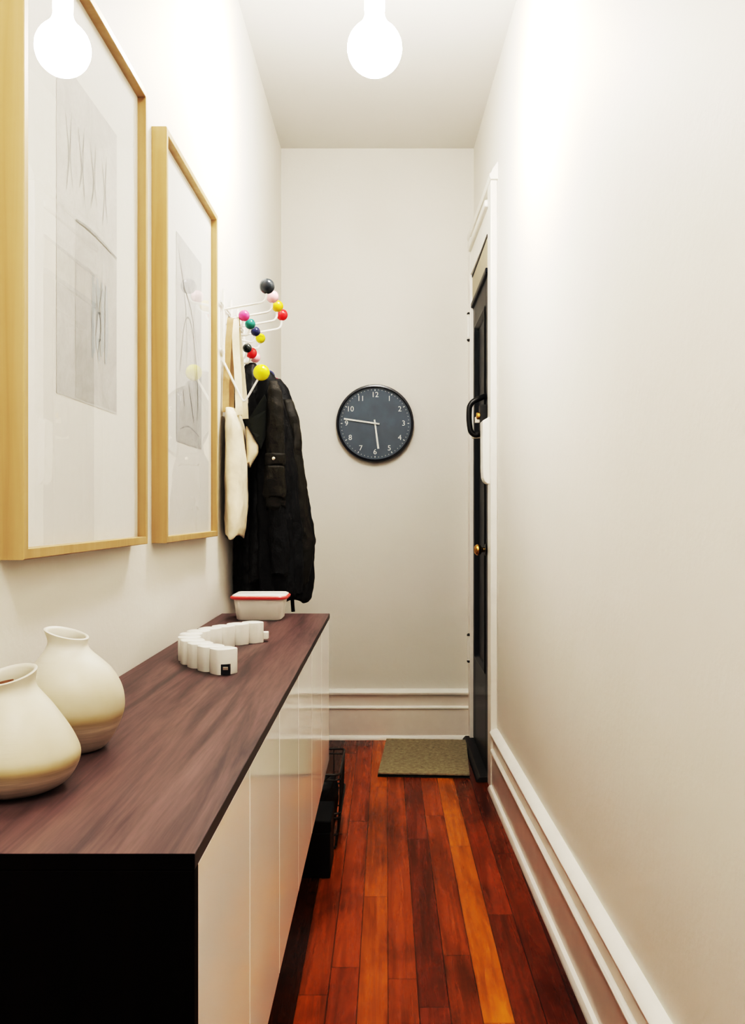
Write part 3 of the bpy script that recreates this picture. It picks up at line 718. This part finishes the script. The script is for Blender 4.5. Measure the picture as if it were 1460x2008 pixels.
# loose front corner of the bag mouth
m = cloth_loft([(1.372, -0.438, 2.905, 0.004, 0.014), (1.35, -0.432, 2.905, 0.012, 0.020), (1.31, -0.423, 2.905, 0.019, 0.022), (1.285, -0.424, 2.905, 0.017, 0.022), (1.25, -0.434, 2.905, 0.008, 0.018)], levels=24, folds=((3, 0.05, 0.4),), seed=6, wr=0.003, hem=0.002)
m.build('bag_gusset', M['canvas'], tote, smooth='all')
def strap(pts, w, nrm, mname, parent, name, th=0.0016):
    P = smooth_path(pts, 8); m = Mesh(); rows = []
    for k, p in enumerate(P):
        d = (P[min(k + 1, len(P) - 1)] - P[max(k - 1, 0)]).normalized(); q = d.cross(Vector(nrm)).normalized(); nn = q.cross(d).normalized()
        rows.append([m.bm.verts.new(p + q * w * s1 + nn * th * s2) for s1, s2 in ((-1, -1), (1, -1), (1, 1), (-1, 1))])
    m.quadgrid(rows); m.cap(rows[0], True); m.cap(rows[-1]); return m.build(name, M[mname], parent, bevel=0.0006)
strap([(-0.455, 2.835, 1.40), (-0.458, 2.845, 1.50), (-0.470, 2.872, 1.62), (-0.474, 2.890, 1.700), (-0.4745, 2.900, 1.708), (-0.474, 2.910, 1.700), (-0.466, 2.920, 1.60), (-0.454, 2.935, 1.45), (-0.452, 2.940, 1.40)], 0.011, (0, 1, 0.05), 'canvas', tote, 'strap')
strap([(-0.496, 2.835, 1.41), (-0.496, 2.845, 1.50), (-0.494, 2.872, 1.62), (-0.491, 2.890, 1.702), (-0.4905, 2.900, 1.711), (-0.491, 2.910, 1.702), (-0.494, 2.92, 1.60), (-0.496, 2.935, 1.45), (-0.496, 2.94, 1.41)], 0.010, (0, 1, 0.05), 'strap_shade', tote, 'strap').__setitem__('label', 'canvas strap against the wall, its shadow put into the brown')

# black quilted jacket, closest to the wall
puf = thing('quilted_jacket', (-0.44, 3.10, 0.80), 'black quilted jacket hanging closest to the wall behind the tote bag', 'jacket')
m = cloth_loft([(1.600, -0.452, 3.075, 0.014, 0.014), (1.57, -0.455, 3.085, 0.030, 0.040), (1.50, -0.462, 3.10, 0.043, 0.075), (1.38, -0.457, 3.11, 0.052, 0.092), (1.20, -0.450, 3.115, 0.060, 0.098), (1.02, -0.445, 3.115, 0.066, 0.100), (0.88, -0.446, 3.115, 0.066, 0.10), (0.805, -0.452, 3.115, 0.058, 0.096)],
               folds=((4, 0.05, 0.2), (7, 0.03, 1.1)), seed=11, quilt=0.09, pitch=0.045, wr=0.006)
clampx(m, XL + 0.003).build('jacket_body', M['puffer'], puf, smooth='all')
m = cloth_loft([(1.50, -0.432, 3.02, 0.016, 0.016), (1.42, -0.422, 3.005, 0.028, 0.026), (1.2, -0.415, 2.998, 0.032, 0.028), (1.0, -0.414, 2.995, 0.034, 0.029), (0.87, -0.420, 2.995, 0.030, 0.026)], n=40, levels=60, folds=((3, 0.06, 0.4),), seed=12, quilt=0.12, pitch=0.04, wr=0.005)
m.build('sleeve', M['puffer'], puf, smooth='all')

# dark olive waxed jacket with a snap pocket, in front
wax = thing('waxed_jacket', (-0.36, 2.97, 0.80), 'dark olive brown jacket with a snap pocket hanging in front of the coats', 'jacket')
m = cloth_loft([(1.556, -0.388, 2.985, 0.016, 0.012), (1.53, -0.385, 2.985, 0.032, 0.026), (1.47, -0.378, 2.985, 0.046, 0.040), (1.36, -0.368, 2.985, 0.058, 0.046), (1.20, -0.358, 2.985, 0.062, 0.048), (1.04, -0.352, 2.985, 0.068, 0.050), (0.92, -0.350, 2.985, 0.070, 0.050), (0.83, -0.345, 2.985, 0.062, 0.046)],
               folds=((5, 0.09, 0.2), (8, 0.05, 1.4)), seed=21, wr=0.009)
m.build('jacket_body', M['navy_cloth'], wax, smooth='all')
m = cloth_loft([(1.520, -0.362, 2.930, 0.012, 0.012), (1.49, -0.357, 2.925, 0.022, 0.020), (1.40, -0.354, 2.922, 0.027, 0.024), (1.28, -0.352, 2.920, 0.029, 0.025), (1.19, -0.353, 2.920, 0.029, 0.025), (1.115, -0.352, 2.920, 0.029, 0.025)], n=48, levels=50, folds=((3, 0.05, 0.4), (5, 0.04, 1.2)), seed=22, wr=0.006)
sl = m.build('sleeve', M['waxed'], wax, smooth='all', label='olive brown sleeve')
m = cloth_loft([(1.288, -0.354, 2.918, 0.030, 0.027), (1.283, -0.354, 2.917, 0.033, 0.029), (1.255, -0.354, 2.917, 0.0335, 0.0295), (1.250, -0.354, 2.917, 0.032, 0.028)], n=40, levels=12, folds=((3, 0.04, 0.4),), seed=24, wr=0.002, hem=0.003); m.build('sleeve_tab', M['waxed'], sl, smooth='all')
m = Mesh(); m.lathe([(0.0052, 0.002), (0.0052, -0.003), (0.003, -0.0045), (1e-6, -0.005)], (-0.354, 2.8868, 1.270), 'Y', 20); m.build('snap', M['snap'], sl, smooth=True, label='small shiny metal snap')
m = cloth_loft([(1.248, -0.353, 2.912, 0.030, 0.024), (1.243, -0.353, 2.910, 0.033, 0.028), (1.20, -0.353, 2.909, 0.034, 0.029), (1.155, -0.352, 2.910, 0.034, 0.028), (1.148, -0.352, 2.912, 0.031, 0.025)], n=48, levels=30, folds=((4, 0.05, 0.9),), seed=25, wr=0.007, hem=0.003); m.build('pocket', M['waxed'], sl, smooth='all')
m = cloth_loft([(1.150, -0.350, 2.928, 0.027, 0.022), (1.10, -0.348, 2.928, 0.029, 0.024), (0.98, -0.343, 2.930, 0.030, 0.025), (0.90, -0.340, 2.932, 0.026, 0.022)], n=40, levels=40, folds=((3, 0.07, 0.4), (5, 0.05, 1.9)), seed=26, wr=0.007); m.build('lower_sleeve', M['navy_cloth'], wax, smooth='all')
# green-lined lapel folded over toward the bag
m = Mesh(); P = [(-0.385, 2.905, 1.475), (-0.432, 2.882, 1.395), (-0.446, 2.872, 1.388), (-0.432, 2.876, 1.365), (-0.410, 2.880, 1.335), (-0.396, 2.895, 1.300), (-0.376, 2.912, 1.36), (-0.372, 2.915, 1.43)]
a = [m.bm.verts.new(p) for p in P]; b = [m.bm.verts.new((p[0], p[1] + 0.006, p[2])) for p in P]
m.cap(a); m.cap(b, True); m.quadgrid([a, b]); m.build('lapel', M['green_lining'], wax, bevel=0.002, label='dark green turned-out lapel')

# black coat behind, blk = thing('black_coat', (-0.33, 3.17, 0.79), 'long black coat at the far end of the rack, standing out furthest from the wall', 'coat')
m = cloth_loft([(1.560, -0.372, 3.165, 0.012, 0.014), (1.53, -0.366, 3.16, 0.026, 0.030), (1.47, -0.357, 3.155, 0.036, 0.055), (1.37, -0.343, 3.155, 0.044, 0.075), (1.18, -0.325, 3.155, 0.052, 0.088), (1.06, -0.316, 3.155, 0.060, 0.092), (1.005, -0.312, 3.155, 0.064, 0.092), (0.90, -0.316, 3.155, 0.062, 0.092), (0.85, -0.317, 3.155, 0.060, 0.090), (0.800, -0.320, 3.155, 0.052, 0.085)],
               folds=((5, 0.06, 1.0), (8, 0.04, 2.4)), seed=31, wr=0.009)
m.build('coat_body', M['navy_cloth'], blk, smooth='all')
m = cloth_loft([(1.48, -0.328, 3.09, 0.012, 0.014), (1.42, -0.318, 3.075, 0.022, 0.022), (1.25, -0.302, 3.07, 0.027, 0.026), (1.08, -0.288, 3.065, 0.031, 0.028), (1.0, -0.282, 3.065, 0.034, 0.029), (0.91, -0.285, 3.065, 0.031, 0.027), (0.86, -0.288, 3.065, 0.026, 0.024)], n=44, levels=60, folds=((3, 0.07, 0.4), (6, 0.04, 1.9)), seed=32, wr=0.008)
m.build('sleeve', M['waxed'], blk, smooth='all')
strap([(-0.318, 3.10, 0.82), (-0.316, 3.098, 0.79), (-0.314, 3.098, 0.765)], 0.006, (0, 1, 0), 'navy_cloth', blk, 'hem_strap')

# ------------------------------------------------------------------ on the floor
matt = thing('doormat', (0.173, 4.10, 0.0), 'tan woven jute doormat on the floorboards in front of the dark door', 'doormat')
m = Mesh(); nx, ny = 40, 60; g = []
for j in range(ny + 1):
    g.append([m.bm.verts.new((0.173 - 0.19 + 0.38 * i / nx, 4.10 - 0.29 + 0.58 * j / ny, 0.0105 + 0.0012 * noise.noise(Vector((i * 0.5, j * 0.5, 3))))) for i in range(nx + 1)])
m.quadgrid(g, closed=False)
ob = m.build('mat_pile', M['jute'], matt)
md = ob.modifiers.new('thick', 'SOLIDIFY'); md.thickness = 0.006; md.offset = -1
Mesh().box(0.173 - 0.191, 0.173 + 0.191, 4.10 - 0.293, 4.10 + 0.291, 0.0003, 0.0042).build('mat_backing', M['rubber'], matt, bevel=0.001)
matt.rotation_euler.z = -R(3.6)

bxo = thing('storage_box', (-0.31, 2.85, 0.0), 'plain black box on the floor under the far cabinet', 'box')
Mesh().box(-0.452, -0.168, 2.757, 2.945, 0.0004, 0.138).build('box_body', M['blackbox'], bxo, bevel=0.004)
Mesh().box(-0.455, -0.165, 2.754, 2.948, 0.1385, 0.174).build('box_lid', M['blackbox'], bxo, bevel=0.004)

bk = thing('wire_basket', (-0.285, 3.137, 0.0), 'dark wire basket on the floor beyond the black box', 'basket')
X0, X1, Y0, Y1, ZT = -0.42, -0.150, 2.972, 3.302, 0.250
def ringz(m, z, ins, r_, rad=0.02):
    m.tube([(( X0 + X1) / 2 + u, (Y0 + Y1) / 2 + v, z) for u, v in rrect((X1 - X0) / 2 - ins, (Y1 - Y0) / 2 - ins, rad, 4)], r_, 6, closed=True)
m = Mesh(); ringz(m, ZT, 0.0, 0.0042); ringz(m, ZT - 0.017, 0.0, 0.003); m.build('rim', M['rust_wire'], bk, smooth=True)
m = Mesh(); ringz(m, 0.125, -0.002, 0.0035); ringz(m, 0.11, 0.0, 0.0025); m.build('middle_band', M['rust_wire'], bk, smooth=True)
m = Mesh(); ringz(m, 0.006, 0.016, 0.0042); ringz(m, 0.05, 0.010, 0.0025); m.build('base_ring', M['rust_wire'], bk, smooth=True)
m = Mesh()
def upr(xa, ya):
    ddx = 0.014 * (1 if xa < -0.4 else -1 if xa > -0.16 else 0); ddy = 0.014 * (1 if ya < 3.0 else -1 if ya > 3.28 else 0)
    m.tube(smooth_path([(xa, ya, ZT), (xa + ddx * 0.2, ya + ddy * 0.2, 0.14), (xa + ddx, ya + ddy, 0.006)], 4), 0.0022, 6)
for k in range(1, 15): upr(X1, Y0 + (Y1 - Y0) * k / 15); upr(X0, Y0 + (Y1 - Y0) * k / 15)
for k in (1, 3, 5, 6): upr(X0 + (X1 - X0) * k / 7, Y1)
for k in range(1, 7):
    xa = X0 + (X1 - X0) * k / 7
    m.tube([(xa, Y0 + 0.014, 0.006), (xa, Y1 - 0.014, 0.006)], 0.0022, 6)
    m.tube(smooth_path([(xa, Y0 + 0.001, 0.125), (xa, Y0 + 0.004, 0.08), (xa, Y0 + 0.014, 0.006)], 4), 0.0022, 6)
m.tube([(X1 - 0.012, Y0, ZT), (X1 - 0.06, Y0 + 0.002, 0.125)], 0.0024, 6); m.tube([(X0 + 0.1, Y0, 0.125), (X1 - 0.03, Y0, ZT)], 0.0024, 6)
m.build('side_wires', M['rust_wire'], bk, smooth=True)
# dark folded cloth in the basket
cl = thing('dark_cloth', (-0.285, 3.137, 0.012), 'dark folded cloth lying inside the wire basket', 'cloth')
m = cloth_loft([(0.200, -0.262, 3.10, 0.05, 0.07), (0.196, -0.255, 3.10, 0.085, 0.095), (0.15, -0.252, 3.12, 0.092, 0.120), (0.08, -0.260, 3.13, 0.090, 0.125), (0.02, -0.268, 3.13, 0.086, 0.118), (0.0115, -0.268, 3.13, 0.08, 0.11)], levels=24, folds=((5, 0.03, 0.4),), seed=41, wr=0.005, hem=0.002)
for v in m.bm.verts: v.co.z = max(0.0115, v.co.z)
m.build('fold', M['puffer'], cl, smooth='all')

# ------------------------------------------------------------------ light, camera
w = bpy.data.worlds.new('world'); scene.world = w; w.use_nodes = True
w.node_tree.nodes['Background'].inputs[0].default_value = (1.0, 0.95, 0.88, 1); w.node_tree.nodes['Background'].inputs[1].default_value = 0.05

cam = bpy.data.cameras.new('camera'); co = bpy.data.objects.new('camera', cam); COL.objects.link(co)
co.location = (0, 0, 1.10); co.rotation_euler = (R(90), 0, 0)
cam.sensor_fit = 'VERTICAL'; cam.sensor_height = 36.0; cam.lens = 1800 / 2008 * 36.0
cam.shift_x = -27 / 2008; cam.shift_y = 1 / 2008; cam.clip_start = 0.02
scene.camera = co
scene.view_settings.view_transform = 'Standard'; scene.view_settings.look = 'None'
scene.view_settings.exposure = 0.47
scene.view_settings.use_curve_mapping = True
cm = scene.view_settings.curve_mapping; cm.clip_max_x = 4.0; cv = cm.curves[3]
cv.points[1].location = (4.0, 1.0)
for x_, y_ in ((0.02, 0.008), (0.06, 0.048), (0.10, 0.130), (0.16, 0.27), (0.25, 0.41), (0.40, 0.53), (0.60, 0.605), (0.90, 0.665), (1.4, 0.755), (1.9, 0.86), (2.6, 0.95)): cv.points.new(x_, y_)
for p_ in cv.points: p_.handle_type = 'AUTO_CLAMPED'
cm.update()
scene.cycles.use_denoising = True
scene.cycles.max_bounces = 8; scene.cycles.diffuse_bounces = 5; scene.cycles.glossy_bounces = 3; scene.cycles.transparent_max_bounces = 8
scene.cycles.use_light_tree = False
scene.cycles.use_adaptive_sampling = True; scene.cycles.adaptive_threshold = 0.04; scene.cycles.adaptive_min_samples = 16
scene.cycles.caustics_reflective = False; scene.cycles.caustics_refractive = False
scene.cycles.sample_clamp_indirect = 8
